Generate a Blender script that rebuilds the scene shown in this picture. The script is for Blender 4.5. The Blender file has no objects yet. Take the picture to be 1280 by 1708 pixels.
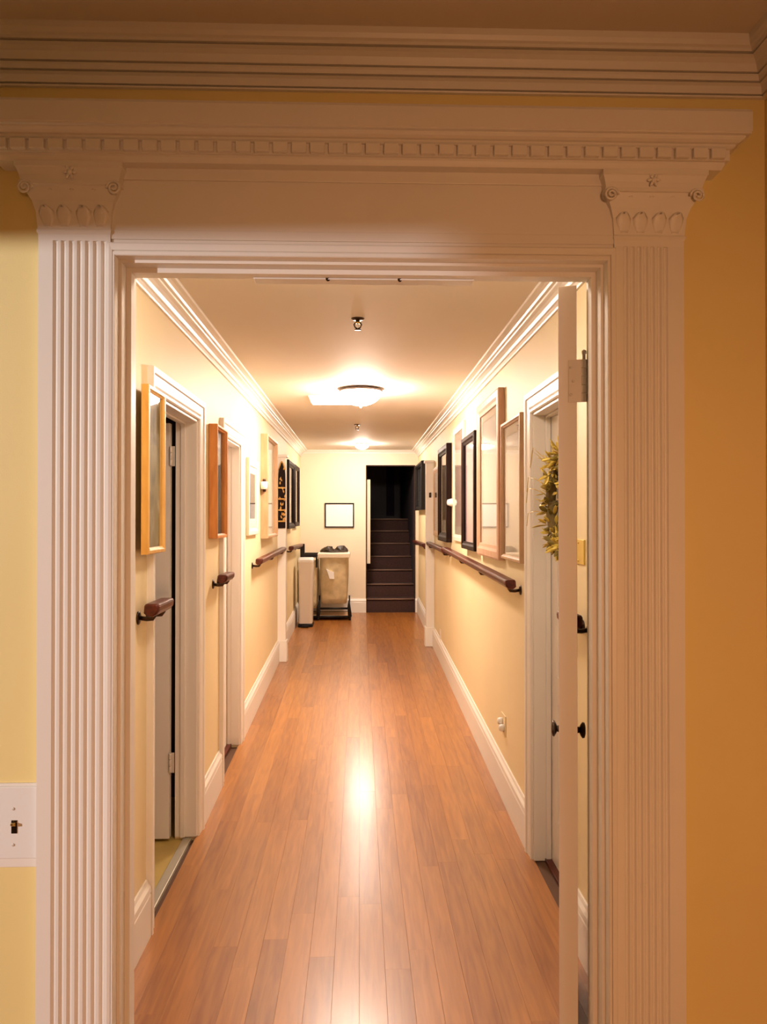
import bpy, math, random
from mathutils import Vector, Matrix
random.seed(7)
PI = math.pi
scene = bpy.context.scene
COL = scene.collection

# ------------------------------------------------------------------ camera
F = 1300.0
EYE = 1.515
YAW = math.atan(40 / F)
PITCH = math.atan(11 / F)
cam_data = bpy.data.cameras.new('camera')
cam = bpy.data.objects.new('camera', cam_data)
COL.objects.link(cam)
cam.location = (0, 0, EYE)
cam.rotation_euler = (PI / 2 + PITCH, 0, -YAW)
cam_data.sensor_fit = 'VERTICAL'
cam_data.sensor_height = 36.0
cam_data.sensor_width = 36.0 * 1280 / 1708
cam_data.lens = F / 1708 * 36.0
cam_data.clip_start = 0.02
scene.camera = cam

# ------------------------------------------------------------------ world, lamps, exposure
world = bpy.data.worlds.new('world')
scene.world = world
world.use_nodes = True
world.node_tree.nodes['Background'].inputs[0].default_value = (0.02, 0.012, 0.006, 1)
world.node_tree.nodes['Background'].inputs[1].default_value = 1.0


def lamp(name, kind, loc, energy, color, **kw):
    d = bpy.data.lights.new(name, kind)
    d.energy = energy
    d.color = color
    for k, v in kw.items():
        setattr(d, k, v)
    o = bpy.data.objects.new(name, d)
    o.location = loc
    COL.objects.link(o)
    return o


def aim(o, target):
    o.rotation_euler = (Vector(target) - o.location).to_track_quat('-Z', 'Y').to_euler()


# a warm lamp in the near room (behind the camera) and a whiter lamp in an unseen room next door,
# which shines through a doorway added to the left wall to shape its light edge
rl = lamp('room_lamp', 'SPOT', (0.50, -1.7, 1.35), 165, (1.0, 0.465, 0.215), shadow_soft_size=0.16, spot_size=math.radians(72), spot_blend=1.0)
aim(rl, (0.45, 1.6, 0.85))
lamp('unseen_side_lamp', 'POINT', (-3.5, -1.0, 2.06), 440, (1.0, 0.94, 0.93), shadow_soft_size=0.035)
DOME_E, PANEL_E, SMALL_E, NEAR_E = 235.0, 36.0, 440.0, 62.0
LAMP_COL = (1.0, 0.81, 0.67, 1)

scene.view_settings.view_transform = 'Standard'
scene.view_settings.look = 'None'
scene.view_settings.gamma = 1.0
scene.view_settings.use_curve_mapping = False
scene.view_settings.exposure = 0.0

# ------------------------------------------------------------------ helpers


def zf(y):
    """floor height: level, then easing (3.2 to 3.9 m) into a gentle ramp."""
    if y < 3.2:
        return 0.0
    if y < 3.9:
        return 0.042 * (y - 3.2) ** 2 / 1.4
    return 0.042 * (y - 3.55)


_R = cam.rotation_euler.to_matrix()


def ray(px, py):
    return _R @ Vector(((px - 640) / F, -(py - 854) / F, -1))


def at_y(px, py, y):
    d = ray(px, py)
    return Vector((0, 0, EYE)) + d * (y / d.y)


def at_x(px, py, x):
    d = ray(px, py)
    return Vector((0, 0, EYE)) + d * (x / d.x)


class MB:
    """collects shapes, then becomes one mesh object"""

    def __init__(self):
        self.v, self.f, self.s = [], [], []

    def add(self, verts, faces, smooth=False):
        o = len(self.v)
        self.v += [Vector(p) for p in verts]
        self.f += [tuple(i + o for i in q) for q in faces]
        self.s += [smooth] * len(faces)
        return self

    def box(self, x0, x1, y0, y1, z0, z1, m=None):
        x0, x1 = min(x0, x1), max(x0, x1)
        y0, y1 = min(y0, y1), max(y0, y1)
        z0, z1 = min(z0, z1), max(z0, z1)
        p = [(x0, y0, z0), (x1, y0, z0), (x1, y1, z0), (x0, y1, z0), (x0, y0, z1), (x1, y0, z1), (x1, y1, z1), (x0, y1, z1)]
        if m:
            p = [m(*q) for q in p]
        return self.add(p, [(0, 3, 2, 1), (4, 5, 6, 7), (0, 1, 5, 4), (1, 2, 6, 5), (2, 3, 7, 6), (3, 0, 4, 7)])

    def cbox(self, x0, x1, y0, y1, z0, z1, c, m=None):
        """box with chamfered edges all round the z-facing top (towards +z of the local frame)"""
        x0, x1 = min(x0, x1), max(x0, x1)
        y0, y1 = min(y0, y1), max(y0, y1)
        p = [(x0, y0, z0), (x1, y0, z0), (x1, y1, z0), (x0, y1, z0),
             (x0, y0, z1 - c), (x1, y0, z1 - c), (x1, y1, z1 - c), (x0, y1, z1 - c),
             (x0 + c, y0 + c, z1), (x1 - c, y0 + c, z1), (x1 - c, y1 - c, z1), (x0 + c, y1 - c, z1)]
        if m:
            p = [m(*q) for q in p]
        f = [(0, 3, 2, 1), (8, 9, 10, 11)]
        for a in (0, 4):
            for i in range(4):
                j = (i + 1) % 4
                f.append((a + i, a + j, a + 4 + j, a + 4 + i))
        return self.add(p, f)

    def loft(self, rings, close=True, caps=True, smooth=False):
        n = len(rings[0])
        v = [p for r in rings for p in r]
        f = []
        for k in range(len(rings) - 1):
            for i in range(n if close else n - 1):
                j = (i + 1) % n
                f.append((k * n + i, k * n + j, (k + 1) * n + j, (k + 1) * n + i))
        self.add(v, f, smooth)
        if caps:
            o = len(self.v) - len(v)
            self.f += [tuple(o + i for i in reversed(range(n))), tuple(o + (len(rings) - 1) * n + i for i in range(n))]
            self.s += [False, False]
        return self

    def lathe(self, prof, center, axis=(0, 0, 1), n=24, smooth=True):
        """prof: (radius, height along axis) list"""
        ax = Vector(axis).normalized()
        u = ax.orthogonal().normalized()
        w = ax.cross(u)
        c = Vector(center)
        rings = [[c + ax * h + (u * math.cos(2 * PI * i / n) + w * math.sin(2 * PI * i / n)) * max(r, 1e-5) for i in range(n)] for r, h in prof]
        return self.loft(rings, True, True, smooth)

    def tube(self, pts, r, n=8, smooth=True):
        pts = [Vector(p) for p in pts]
        rings = []
        prev = None
        for i, p in enumerate(pts):
            a = pts[max(i - 1, 0)]
            b = pts[min(i + 1, len(pts) - 1)]
            t = (b - a).normalized()
            u = (prev - t * prev.dot(t)) if prev is not None else t.orthogonal()
            if u.length < 1e-6:
                u = t.orthogonal()
            u.normalize()
            prev = u
            w = t.cross(u)
            rr = r[i] if isinstance(r, (list, tuple)) else r
            rings.append([p + (u * math.cos(2 * PI * k / n) + w * math.sin(2 * PI * k / n)) * rr for k in range(n)])
        return self.loft(rings, True, True, smooth)

    def build(self, name, mat, parent=None, bevel=0.0, segs=2):
        me = bpy.data.meshes.new(name)
        off = parent_world(parent)
        me.from_pydata([tuple(p - off) for p in self.v], [], self.f)
        me.polygons.foreach_set('use_smooth', self.s)
        me.materials.append(mat)
        me.update()
        import bmesh
        bm = bmesh.new()
        bm.from_mesh(me)
        bmesh.ops.recalc_face_normals(bm, faces=bm.faces)
        bm.to_mesh(me)
        bm.free()
        o = bpy.data.objects.new(name, me)
        COL.objects.link(o)
        if parent is not None:
            o.parent = parent
        if bevel:
            b = o.modifiers.new('bevel', 'BEVEL')
            b.width = bevel
            b.segments = segs
            b.limit_method = 'ANGLE'
            b.angle_limit = math.radians(40)
        return o


def parent_world(o):
    off = Vector((0, 0, 0))
    while o is not None:
        off += o.location
        o = o.parent
    return off


def tag(o, label, cat, group=None, kind=None):
    o['label'] = label
    o['category'] = cat
    if group:
        o['group'] = group
    if kind:
        o['kind'] = kind
    return o


def thing(name, loc, label, cat, group=None, kind=None):
    o = bpy.data.objects.new(name, None)
    o.location = loc
    o.empty_display_size = 0.1
    COL.objects.link(o)
    return tag(o, label, cat, group, kind)


# ------------------------------------------------------------------ materials


def mat(name, color, rough=0.5, metal=0.0, spec=0.5, coat=0.0, coat_rough=0.1, noise=0.0, nscale=8.0, bump=0.0, bscale=200.0,
        emit=None, estr=0.0):
    m = bpy.data.materials.new(name)
    m.use_nodes = True
    nt = m.node_tree
    b = nt.nodes['Principled BSDF']
    b.inputs['Base Color'].default_value = (*color, 1)
    b.inputs['Roughness'].default_value = rough
    b.inputs['Metallic'].default_value = metal
    b.inputs['Specular IOR Level'].default_value = spec
    b.inputs['Coat Weight'].default_value = coat
    b.inputs['Coat Roughness'].default_value = coat_rough
    tc = nt.nodes.new('ShaderNodeTexCoord')
    if noise:
        n = nt.nodes.new('ShaderNodeTexNoise')
        n.inputs['Scale'].default_value = nscale
        n.inputs['Detail'].default_value = 4
        nt.links.new(tc.outputs['Object'], n.inputs['Vector'])
        r = nt.nodes.new('ShaderNodeValToRGB')
        r.color_ramp.elements[0].position = 0.3
        r.color_ramp.elements[1].position = 0.7
        r.color_ramp.elements[0].color = (*[c * (1 - noise) for c in color], 1)
        r.color_ramp.elements[1].color = (*[min(1, c * (1 + noise)) for c in color], 1)
        nt.links.new(n.outputs['Fac'], r.inputs['Fac'])
        nt.links.new(r.outputs['Color'], b.inputs['Base Color'])
    if bump:
        n2 = nt.nodes.new('ShaderNodeTexNoise')
        n2.inputs['Scale'].default_value = bscale
        nt.links.new(tc.outputs['Object'], n2.inputs['Vector'])
        bp = nt.nodes.new('ShaderNodeBump')
        bp.inputs['Strength'].default_value = bump
        bp.inputs['Distance'].default_value = 0.002
        nt.links.new(n2.outputs['Fac'], bp.inputs['Height'])
        nt.links.new(bp.outputs['Normal'], b.inputs['Normal'])
    if emit:
        b.inputs['Emission Color'].default_value = emit
        b.inputs['Emission Strength'].default_value = estr
    return m


def wood_mat(name, dark, light, stretch=(14, 1.2, 14), rough=0.3, coat=0.0, coat_rough=0.15, hue=0.0, spec=0.5):
    m = bpy.data.materials.new(name)
    m.use_nodes = True
    nt = m.node_tree
    L = nt.links.new
    b = nt.nodes['Principled BSDF']
    tc = nt.nodes.new('ShaderNodeTexCoord')
    oi = nt.nodes.new('ShaderNodeObjectInfo')
    mp = nt.nodes.new('ShaderNodeMapping')
    mp.inputs['Scale'].default_value = stretch
    L(tc.outputs['Object'], mp.inputs['Vector'])
    mul = nt.nodes.new('ShaderNodeMath')
    mul.operation = 'MULTIPLY'
    mul.inputs[1].default_value = 40.0
    L(oi.outputs['Random'], mul.inputs[0])
    L(mul.outputs[0], mp.inputs['Location'])
    n = nt.nodes.new('ShaderNodeTexNoise')
    n.inputs['Scale'].default_value = 3.0
    n.inputs['Detail'].default_value = 6
    n.inputs['Distortion'].default_value = 0.6
    L(mp.outputs['Vector'], n.inputs['Vector'])
    add = nt.nodes.new('ShaderNodeMath')
    add.operation = 'MULTIPLY_ADD'
    add.inputs[1].default_value = hue
    L(oi.outputs['Random'], add.inputs[0])
    L(n.outputs['Fac'], add.inputs[2])
    r = nt.nodes.new('ShaderNodeValToRGB')
    r.color_ramp.elements[0].position = 0.3
    r.color_ramp.elements[1].position = 0.72 + hue
    r.color_ramp.elements[0].color = (*dark, 1)
    r.color_ramp.elements[1].color = (*light, 1)
    L(add.outputs[0], r.inputs['Fac'])
    L(r.outputs['Color'], b.inputs['Base Color'])
    b.inputs['Roughness'].default_value = rough
    b.inputs['Specular IOR Level'].default_value = spec
    b.inputs['Coat Weight'].default_value = coat
    b.inputs['Coat Roughness'].default_value = coat_rough
    return m


def print_mat(name, colors, scale=3.0, stretch=(1, 1, 1), rough=0.6, seed=0.0):
    """flat printed picture: blotches of the given colours"""
    m = bpy.data.materials.new(name)
    m.use_nodes = True
    nt = m.node_tree
    L = nt.links.new
    b = nt.nodes['Principled BSDF']
    b.inputs['Roughness'].default_value = rough
    tc = nt.nodes.new('ShaderNodeTexCoord')
    mp = nt.nodes.new('ShaderNodeMapping')
    mp.inputs['Scale'].default_value = stretch
    mp.inputs['Location'].default_value = (seed, seed * 1.7, seed * 0.6)
    L(tc.outputs['Object'], mp.inputs['Vector'])
    n = nt.nodes.new('ShaderNodeTexNoise')
    n.inputs['Scale'].default_value = scale
    n.inputs['Detail'].default_value = 5
    n.inputs['Distortion'].default_value = 0.8
    L(mp.outputs['Vector'], n.inputs['Vector'])
    r = nt.nodes.new('ShaderNodeValToRGB')
    els = r.color_ramp.elements
    while len(els) < len(colors):
        els.new(0.5)
    for i, c in enumerate(colors):
        els[i].position = 0.3 + 0.4 * i / max(1, len(colors) - 1)
        els[i].color = (*c, 1)
    L(n.outputs['Fac'], r.inputs['Fac'])
    L(r.outputs['Color'], b.inputs['Base Color'])
    return m


def glass_mat(name, ior):
    m = bpy.data.materials.new(name)
    m.use_nodes = True
    nt = m.node_tree
    nt.nodes.clear()
    out = nt.nodes.new('ShaderNodeOutputMaterial')
    mix = nt.nodes.new('ShaderNodeMixShader')
    tr = nt.nodes.new('ShaderNodeBsdfTransparent')
    gl = nt.nodes.new('ShaderNodeBsdfGlossy')
    gl.inputs['Roughness'].default_value = 0.03
    fr = nt.nodes.new('ShaderNodeFresnel')
    fr.inputs['IOR'].default_value = 1.5
    ge = nt.nodes.new('ShaderNodeNewGeometry')
    ma = nt.nodes.new('ShaderNodeMath')
    ma.operation = 'MULTIPLY_ADD'
    ma.inputs[1].default_value = 1 / ior - ior
    ma.inputs[2].default_value = ior
    nt.links.new(ge.outputs['Backfacing'], ma.inputs[0])
    nt.links.new(ma.outputs[0], fr.inputs['IOR'])
    nt.links.new(fr.outputs[0], mix.inputs[0])
    nt.links.new(tr.outputs[0], mix.inputs[1])
    nt.links.new(gl.outputs[0], mix.inputs[2])
    nt.links.new(mix.outputs[0], out.inputs[0])
    return m


M = {
    'trim': mat('white_trim_paint', (0.80, 0.76, 0.70), 0.38, noise=0.02, nscale=3),
    'wall': mat('yellow_wall_paint', (0.80, 0.66, 0.29), 0.55, noise=0.02, nscale=2.5, bump=0.1, bscale=350),
    'hall': mat('pale_yellow_hall_paint', (0.80, 0.67, 0.41), 0.55, noise=0.02, nscale=2.5, bump=0.1, bscale=350),
    'endwall': mat('cream_wall_paint', (0.78, 0.68, 0.53), 0.55, noise=0.02, nscale=2.5, bump=0.1, bscale=350),
    'ceil': mat('cream_ceiling_paint', (0.76, 0.69, 0.59), 0.7, noise=0.02, nscale=2, bump=0.1, bscale=300),
    'plank': wood_mat('oak_plank', (0.23, 0.072, 0.011), (0.46, 0.178, 0.027), (16, 1.1, 16), 0.45, 0.75, 0.235, 0.34),
    'subfloor': mat('dark_subfloor', (0.10, 0.045, 0.02), 0.8),
    'roomfloor': wood_mat('room_floor_wood', (0.33, 0.13, 0.05), (0.5, 0.22, 0.08), (12, 1.2, 12), 0.4),
    'rail': wood_mat('mahogany_rail', (0.055, 0.009, 0.005), (0.12, 0.020, 0.010), (20, 3, 20), 0.35, 0.1, spec=0.3),
    'bronze': mat('dark_bronze', (0.06, 0.035, 0.022), 0.3, 0.9),
    'rimgrey': mat('brushed_rim_metal', (0.20, 0.15, 0.13), 0.4, 0.7),
    'brass': mat('brass', (0.72, 0.47, 0.12), 0.28, 1.0),
    'nickel': mat('painted_hinge', (0.66, 0.62, 0.56), 0.4, 0.2),
    'gold': wood_mat('gilded_wood', (0.62, 0.33, 0.07), (0.80, 0.48, 0.13), (10, 10, 2), 0.35),
    'orangewood': wood_mat('orange_pine', (0.52, 0.19, 0.04), (0.72, 0.31, 0.07), (10, 10, 2), 0.4),
    'tanwood': wood_mat('tan_wood', (0.40, 0.24, 0.12), (0.52, 0.33, 0.18), (10, 10, 2), 0.45),
    'pinkwood': wood_mat('pinkish_wood', (0.50, 0.29, 0.18), (0.62, 0.38, 0.25), (10, 10, 2), 0.45),
    'palewood': mat('pale_frame', (0.78, 0.66, 0.55), 0.4),
    'darkwood': wood_mat('dark_frame_wood', (0.007, 0.002, 0.0015), (0.018, 0.006, 0.004), (10, 10, 2), 0.5, spec=0.12),
    'black': mat('black_plastic', (0.010, 0.008, 0.008), 0.45, spec=0.2),
    'mat': mat('cream_mount_board', (0.80, 0.72, 0.58), 0.8),
    'whitepaper': mat('white_paper', (0.82, 0.82, 0.82), 0.7),
    'glass': glass_mat('picture_glass', 1.45),
    'softglass': glass_mat('low_glare_glass', 1.1),
    'whiteplastic': mat('white_plastic', (0.80, 0.79, 0.77), 0.3),
    'bag': mat('beige_canvas', (0.55, 0.44, 0.26), 0.85, noise=0.15, nscale=14, bump=0.4, bscale=120),
    'binmetal': mat('pale_enamel', (0.68, 0.61, 0.54), 0.35, 0.1),
    'blackbag': mat('black_polythene', (0.025, 0.015, 0.008), 0.45, spec=0.3),
    'stair': mat('shade_brown_carpet', (0.050, 0.021, 0.017), 0.9, noise=0.2, nscale=60, bump=0.4, bscale=200),  # brown carpet, colour darkened to stand for missing light on the stairs
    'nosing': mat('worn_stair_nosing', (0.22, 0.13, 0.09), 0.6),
    'stairwall': mat('dark_shade_wall', (0.035, 0.025, 0.03), 0.8),  # dark colour puts the shade of unlit spaces into the walls
    'navy': mat('navy_shade_door', (0.012, 0.010, 0.025), 0.5),  # dark navy stands for the unlit landing
    'purple': mat('dull_purple_curtain', (0.035, 0.02, 0.045), 0.9),
    'vinyl': mat('olive_yellow_vinyl', (0.55, 0.40, 0.12), 0.35, noise=0.1, nscale=6),
    'threshold': mat('grey_threshold', (0.50, 0.46, 0.36), 0.35, 0.3),
    'leaf': mat('gilded_leaf', (0.74, 0.55, 0.10), 0.35, 0.2, noise=0.4, nscale=18),
    'leafdark': mat('olive_leaf', (0.24, 0.18, 0.03), 0.5, 0.05, noise=0.3, nscale=18),
    'vine': mat('brown_vine', (0.16, 0.11, 0.03), 0.8),
    'ribbon': mat('gold_ribbon', (0.72, 0.52, 0.16), 0.35, 0.4),
    'dome': mat('lit_glass_bowl', (0.9, 0.85, 0.8), 0.3, emit=LAMP_COL, estr=DOME_E),
    'near': mat('lit_glass_bowl_near', (0.9, 0.85, 0.8), 0.3, emit=LAMP_COL, estr=NEAR_E),
    'panel': mat('lit_panel', (0.9, 0.85, 0.8), 0.3, emit=LAMP_COL, estr=PANEL_E),
    'small': mat('lit_small_bowl', (0.9, 0.85, 0.8), 0.3, emit=LAMP_COL, estr=SMALL_E),
    'plate': mat('yellowed_brass_plate', (0.70, 0.50, 0.10), 0.4, 0.4),
}

# ------------------------------------------------------------------ constants
WALL = 0.776          # half width of the corridor
FY0, FY1 = 1.60, 1.695  # front wall faces
OX0, OX1 = -0.490, 0.506  # opening
OZ = EYE + 0.527
CZ = EYE + 0.90       # corridor ceiling
RZ = 2.49             # room ceiling
RX0, RX1 = -1.9, 0.848
RY0 = -2.2
YE = 10.25            # end wall
EX0, EX1 = 0.087, 0.733
EZ = EYE + 0.70
WT = 0.10             # side wall thickness
DL1 = (2.93, 3.74)    # doors off the corridor: open side along y
DL2 = (4.43, 5.05)
DR1 = (2.92, 3.45)
DZ = 1.985            # their head

# ------------------------------------------------------------------ setting: walls, ceilings
mb = MB()
mb.box(RX0, OX0, FY0, FY1, 0, RZ)
mb.box(OX1, RX1, FY0, FY1, 0, RZ)
mb.box(OX0, OX1, FY0, FY1, OZ, RZ)
tag(mb.build('wall_front', M['wall']), 'yellow painted wall around the white fluted doorway', 'wall', kind='structure')
tag(MB().box(RX1, RX1 + 0.1, RY0, FY0, 0, RZ).build('wall_right', M['wall']), 'yellow side wall of the near room meeting the crown mitre', 'wall', kind='structure')
mb = MB()
mb.box(RX0 - 0.1, RX0, RY0, 0.05, 0, RZ)
mb.box(RX0 - 0.1, RX0, 1.25, FY0, 0, RZ)
mb.box(RX0 - 0.1, RX0, 0.05, 1.25, 2.07, RZ)  # doorway added out of view to shape the side lamp's light
tag(mb.build('wall_left', M['wall']), 'yellow side wall of the near room opposite the crown mitre', 'wall', kind='structure')
tag(MB().box(RX0, RX1, RY0 - 0.1, RY0, 0, RZ).build('wall_back', M['ceil']), 'yellow wall behind the viewer in the near room', 'wall', kind='structure')
tag(MB().box(RX0, RX1, RY0, FY0, RZ, RZ + 0.1).build('ceiling', M['ceil']), 'ceiling of the near room above the crown moulding', 'ceiling', kind='structure')
tag(MB().box(-WALL - 0.02, WALL + 0.02, FY1, YE + 0.02, CZ, CZ + 0.1).build('ceiling', M['ceil']), 'long cream corridor ceiling carrying the dome lamp', 'ceiling', kind='structure')


def hall_wall(s, openings, name, label):
    mb = MB()
    y = FY1
    for a, b in openings:
        mb.box(s * WALL, s * (WALL + WT), y, a, -0.05, CZ)
        mb.box(s * WALL, s * (WALL + WT), a, b, DZ, CZ)
        y = b
    mb.box(s * WALL, s * (WALL + WT), y, YE + 0.1, -0.05, CZ)
    tag(mb.build(name, M['hall']), label, 'wall', kind='structure')


hall_wall(-1, [DL1, DL2], 'wall_west', 'pale yellow corridor wall with two recessed doorways and gilt pictures')
for a, b, za, lab in ((FY1, DR1[0], -0.05, 'pale yellow wall behind the open panelled door'),
                      (DR1[0], DR1[1], DZ, 'piece of wall above the wreathed doorway'),
                      (DR1[1], YE + 0.1, -0.05, 'pale yellow corridor wall with the longest handrail and glazed pictures')):
    tag(MB().box(WALL, WALL + WT, a, b, za, CZ).build('wall_east', M['hall']), lab, 'wall', kind='structure')
mb = MB()
mb.box(-WALL, EX0, YE, YE + 0.1, 0.2, CZ)
mb.box(EX1, WALL, YE, YE + 0.1, 0.2, CZ)
mb.box(EX0, EX1, YE, YE + 0.1, EZ, CZ)
tag(mb.build('wall_end', M['endwall']), 'cream end wall beside the dark stair opening', 'wall', kind='structure')

# ------------------------------------------------------------------ floors
floor = thing('floor', (0, 0, 0), 'glossy orange oak plank floor running down the corridor', 'floor', kind='structure')
mb = MB()
EASE = [3.2 + 0.1 * k for k in range(8)]
ys = [FY0] + EASE + [YE]
sec = [[(-WALL, y, zf(y) - 0.012), (WALL, y, zf(y) - 0.012), (WALL, y, zf(y) - 0.1), (-WALL, y, zf(y) - 0.1)] for y in ys]
mb.loft(sec)
mb.box(-WALL - 0.05, -WALL, DL1[0], DL1[1], -0.1, -0.012)
mb.box(-WALL - WT, -WALL, DL2[0], DL2[1], -0.1, zf(4.7) - 0.004)
mb.box(WALL, WALL + WT, DR1[0], DR1[1], -0.1, -0.004)
mb.build('subfloor', M['subfloor'], floor)
PW = 2 * WALL / 18
for r in range(18):
    x0 = -WALL + r * PW
    y = FY0 + 0.005 if True else 0
    first = True
    while y < YE - 0.01:
        ln = random.uniform(0.28, 1.2) if first else random.uniform(0.8, 1.5)
        first = False
        y1 = min(y + ln, YE - 0.002)
        if YE - y1 < 0.3:
            y1 = YE - 0.002
        g, c, dz = 0.00015, 0.0005, random.uniform(-0.0001, 0.0001)
        cuts = [y + g] + [q for q in EASE if y + 0.02 < q < y1 - 0.02] + [y1 - g]
        rings = [[(x0 + g, q, zf(q) - 0.012), (x0 + g, q, zf(q) - c), (x0 + g + c, q, zf(q) + dz), (x0 + PW - g - c, q, zf(q) + dz),
                  (x0 + PW - g, q, zf(q) - c), (x0 + PW - g, q, zf(q) - 0.012)] for q in cuts]
        MB().loft(rings).build('plank', M['plank'], floor)
        y = y1
tag(MB().box(RX0, RX1, RY0, FY0, -0.1, 0).build('floor', M['roomfloor']), 'wooden floor of the near room before the doorway', 'floor', kind='structure')

# side room behind the open door
mb = MB()
mb.box(-2.2, -WALL - 0.06, 2.3, 4.38, -0.1, -0.004)
tag(mb.build('floor_sideroom', M['vinyl']), 'olive yellow vinyl floor beyond the first recessed doorway', 'floor', kind='structure')
tag(MB().box(-WALL - 0.06, -WALL - 0.02, DL1[0], DL1[1], -0.1, 0.004).build('threshold', M['threshold'], None, 0.003), 'grey metal threshold strip in the first recessed doorway', 'threshold', kind='structure')
mb = MB()
mb.box(-2.3, -2.2, 2.2, 4.4, -0.1, CZ)
mb.box(-2.2, -WALL - WT, 2.2, 2.3, -0.1, CZ)
mb.box(-2.2, -WALL - WT, 4.3, 4.4, -0.1, CZ)
mb.box(-2.2, -WALL - WT, 2.3, 4.3, CZ, CZ + 0.1)
tag(mb.build('wall_sideroom', M['stairwall']), 'side room walls beyond the open door, coloured dark as if unlit', 'wall', kind='structure')


# ------------------------------------------------------------------ mouldings


def sweep_y(prof, s, y0, y1, mat_, name, label, zfun=None, breaks=()):
    """profile of (distance out from the side wall, z) swept along the corridor"""
    ys_ = [y0] + [b for b in breaks if y0 < b < y1] + [y1]
    rings = [[(s * (WALL - p), y, z + (zfun(y) if zfun else 0)) for p, z in prof] for y in ys_]
    o = MB().loft(rings).build(name, mat_)
    return tag(o, label, 'molding', kind='structure')


CROWN = [(-0.005, CZ - 0.088), (0.010, CZ - 0.088), (0.013, CZ - 0.082), (0.013, CZ - 0.066), (0.020, CZ - 0.062), (0.026, CZ - 0.050),
         (0.036, CZ - 0.041), (0.048, CZ - 0.034), (0.050, CZ - 0.028), (0.062, CZ - 0.026), (0.066, CZ - 0.018), (0.078, CZ - 0.013),
         (0.092, CZ - 0.011), (0.094, CZ + 0.004), (-0.005, CZ + 0.004)]
sweep_y(CROWN, -1, FY1, YE, M['trim'], 'trim_1', 'white crown moulding above the gilt framed pictures')
sweep_y(CROWN, 1, FY1, YE, M['trim'], 'trim_2', 'white crown moulding above the long handrail wall')
tag(MB().loft([[(x, YE - p * 0.5, CZ - (CZ - z) * 0.5) for p, z in CROWN] for x in (-WALL, WALL)]).build('trim_3', M['trim']),
    'narrow white crown moulding across the end wall', 'molding', kind='structure')

BASE = [(-0.004, 0.0), (0.020, 0.0), (0.020, 0.150), (0.017, 0.155), (0.021, 0.163), (0.019, 0.180), (0.010, 0.192), (0.006, 0.205), (-0.004, 0.205)]
for i, (s, a, b, lab) in enumerate([
        (-1, FY1, 2.865, 'white baseboard before the first recessed doorway'),
        (-1, 3.83, 4.35, 'short white baseboard between the two recessed doorways'),
        (-1, 5.14, 7.40, 'white baseboard from second recessed doorway to the pilaster strip'),
        (-1, 7.50, YE, 'white baseboard behind the slim bin and laundry cart'),
        (1, FY1, 2.83, 'white baseboard behind the open panelled door'),
        (1, 3.54, 8.07, 'long white baseboard under the handrail and wall outlet'),
        (1, 8.17, YE, 'short white baseboard beside the dark stairs')]):
    sweep_y(BASE, s, a, b, M['trim'], 'baseboard_%s' % ('left' if s < 0 else 'right'), lab, zf, EASE)
for a, b, lab in ((-WALL, EX0, 'white baseboard on the end wall by the laundry cart'), (EX1, WALL, 'scrap of white baseboard on end wall past the stairs')):
    o = MB().loft([[(x, YE - p, z * 0.9 + zf(YE)) for p, z in BASE] for x in (a, b)]).build('baseboard_end', M['trim'])
    tag(o, lab, 'baseboard', kind='structure')

# flat strips standing proud of the walls
for s, y0, out, lab in ((-1, 7.40, 0.078, 'white pilaster strip carrying the ornate dark ornament'), (1, 8.07, 0.085, 'white pilaster strip opposite with the small hook')):
    mb = MB()
    mb.box(s * WALL, s * (WALL - out), y0, y0 + 0.10, zf(y0), 2.10)
    mb.box(s * WALL, s * (WALL - out - 0.012), y0 - 0.012, y0 + 0.112, zf(y0), zf(y0) + 0.2)
    mb.box(s * WALL, s * (WALL - out - 0.015), y0 - 0.015, y0 + 0.115, 2.095, 2.12)
    tag(mb.build('trim_%d' % (4 if s < 0 else 5), M['trim'], None, 0.004), lab, 'pilaster', kind='structure')

# room crown: along front wall and returning along the right wall (mitred)
RC = [(0.0, -0.0985), (0.009, -0.0985), (0.010, -0.0955), (0.0005, -0.0955), (0.0005, -0.0925), (0.012, -0.0925), (0.013, -0.086), (0.014, -0.078), (0.020, -0.074), (0.012, -0.0735), (0.012, -0.0715), (0.023, -0.071), (0.025, -0.064), (0.028, -0.060),
      (0.020, -0.0595), (0.020, -0.0575), (0.031, -0.057), (0.033, -0.051), (0.036, -0.043), (0.043, -0.036), (0.050, -0.032), (0.040, -0.0315), (0.040, -0.029), (0.054, -0.0285), (0.055, -0.023), (0.060, -0.020), (0.064, -0.012), (0.066, 0.002), (0.0, 0.002)]
rings = [[(RX0, FY0 - p, RZ + z) for p, z in RC], [(RX1 - p, FY0 - p, RZ + z) for p, z in RC], [(RX1 - p, RY0, RZ + z) for p, z in RC]]
tag(MB().loft(rings).build('trim_6', M['trim']), 'stepped crown moulding under the ceiling of the near room', 'molding', kind='structure')

# ------------------------------------------------------------------ doorway surround
sur = thing('trim_7', (0, FY0, 0), 'white classical doorway surround with fluted pilasters and dentil cornice', 'door surround', kind='structure')
PY = FY0 - 0.022      # face of the pilasters
FYZ = FY0 - 0.018     # face of the frieze
PZ = 2.085
PL = (at_y(62, 900, PY).x, at_y(183, 900, PY).x)
PR = (at_y(1026, 900, PY).x, at_y(1143, 900, PY).x)
FL = (at_y(84, 900, PY).x, at_y(178, 900, PY).x)
FR = (at_y(1040, 900, PY).x, at_y(1118, 900, PY).x)


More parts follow.
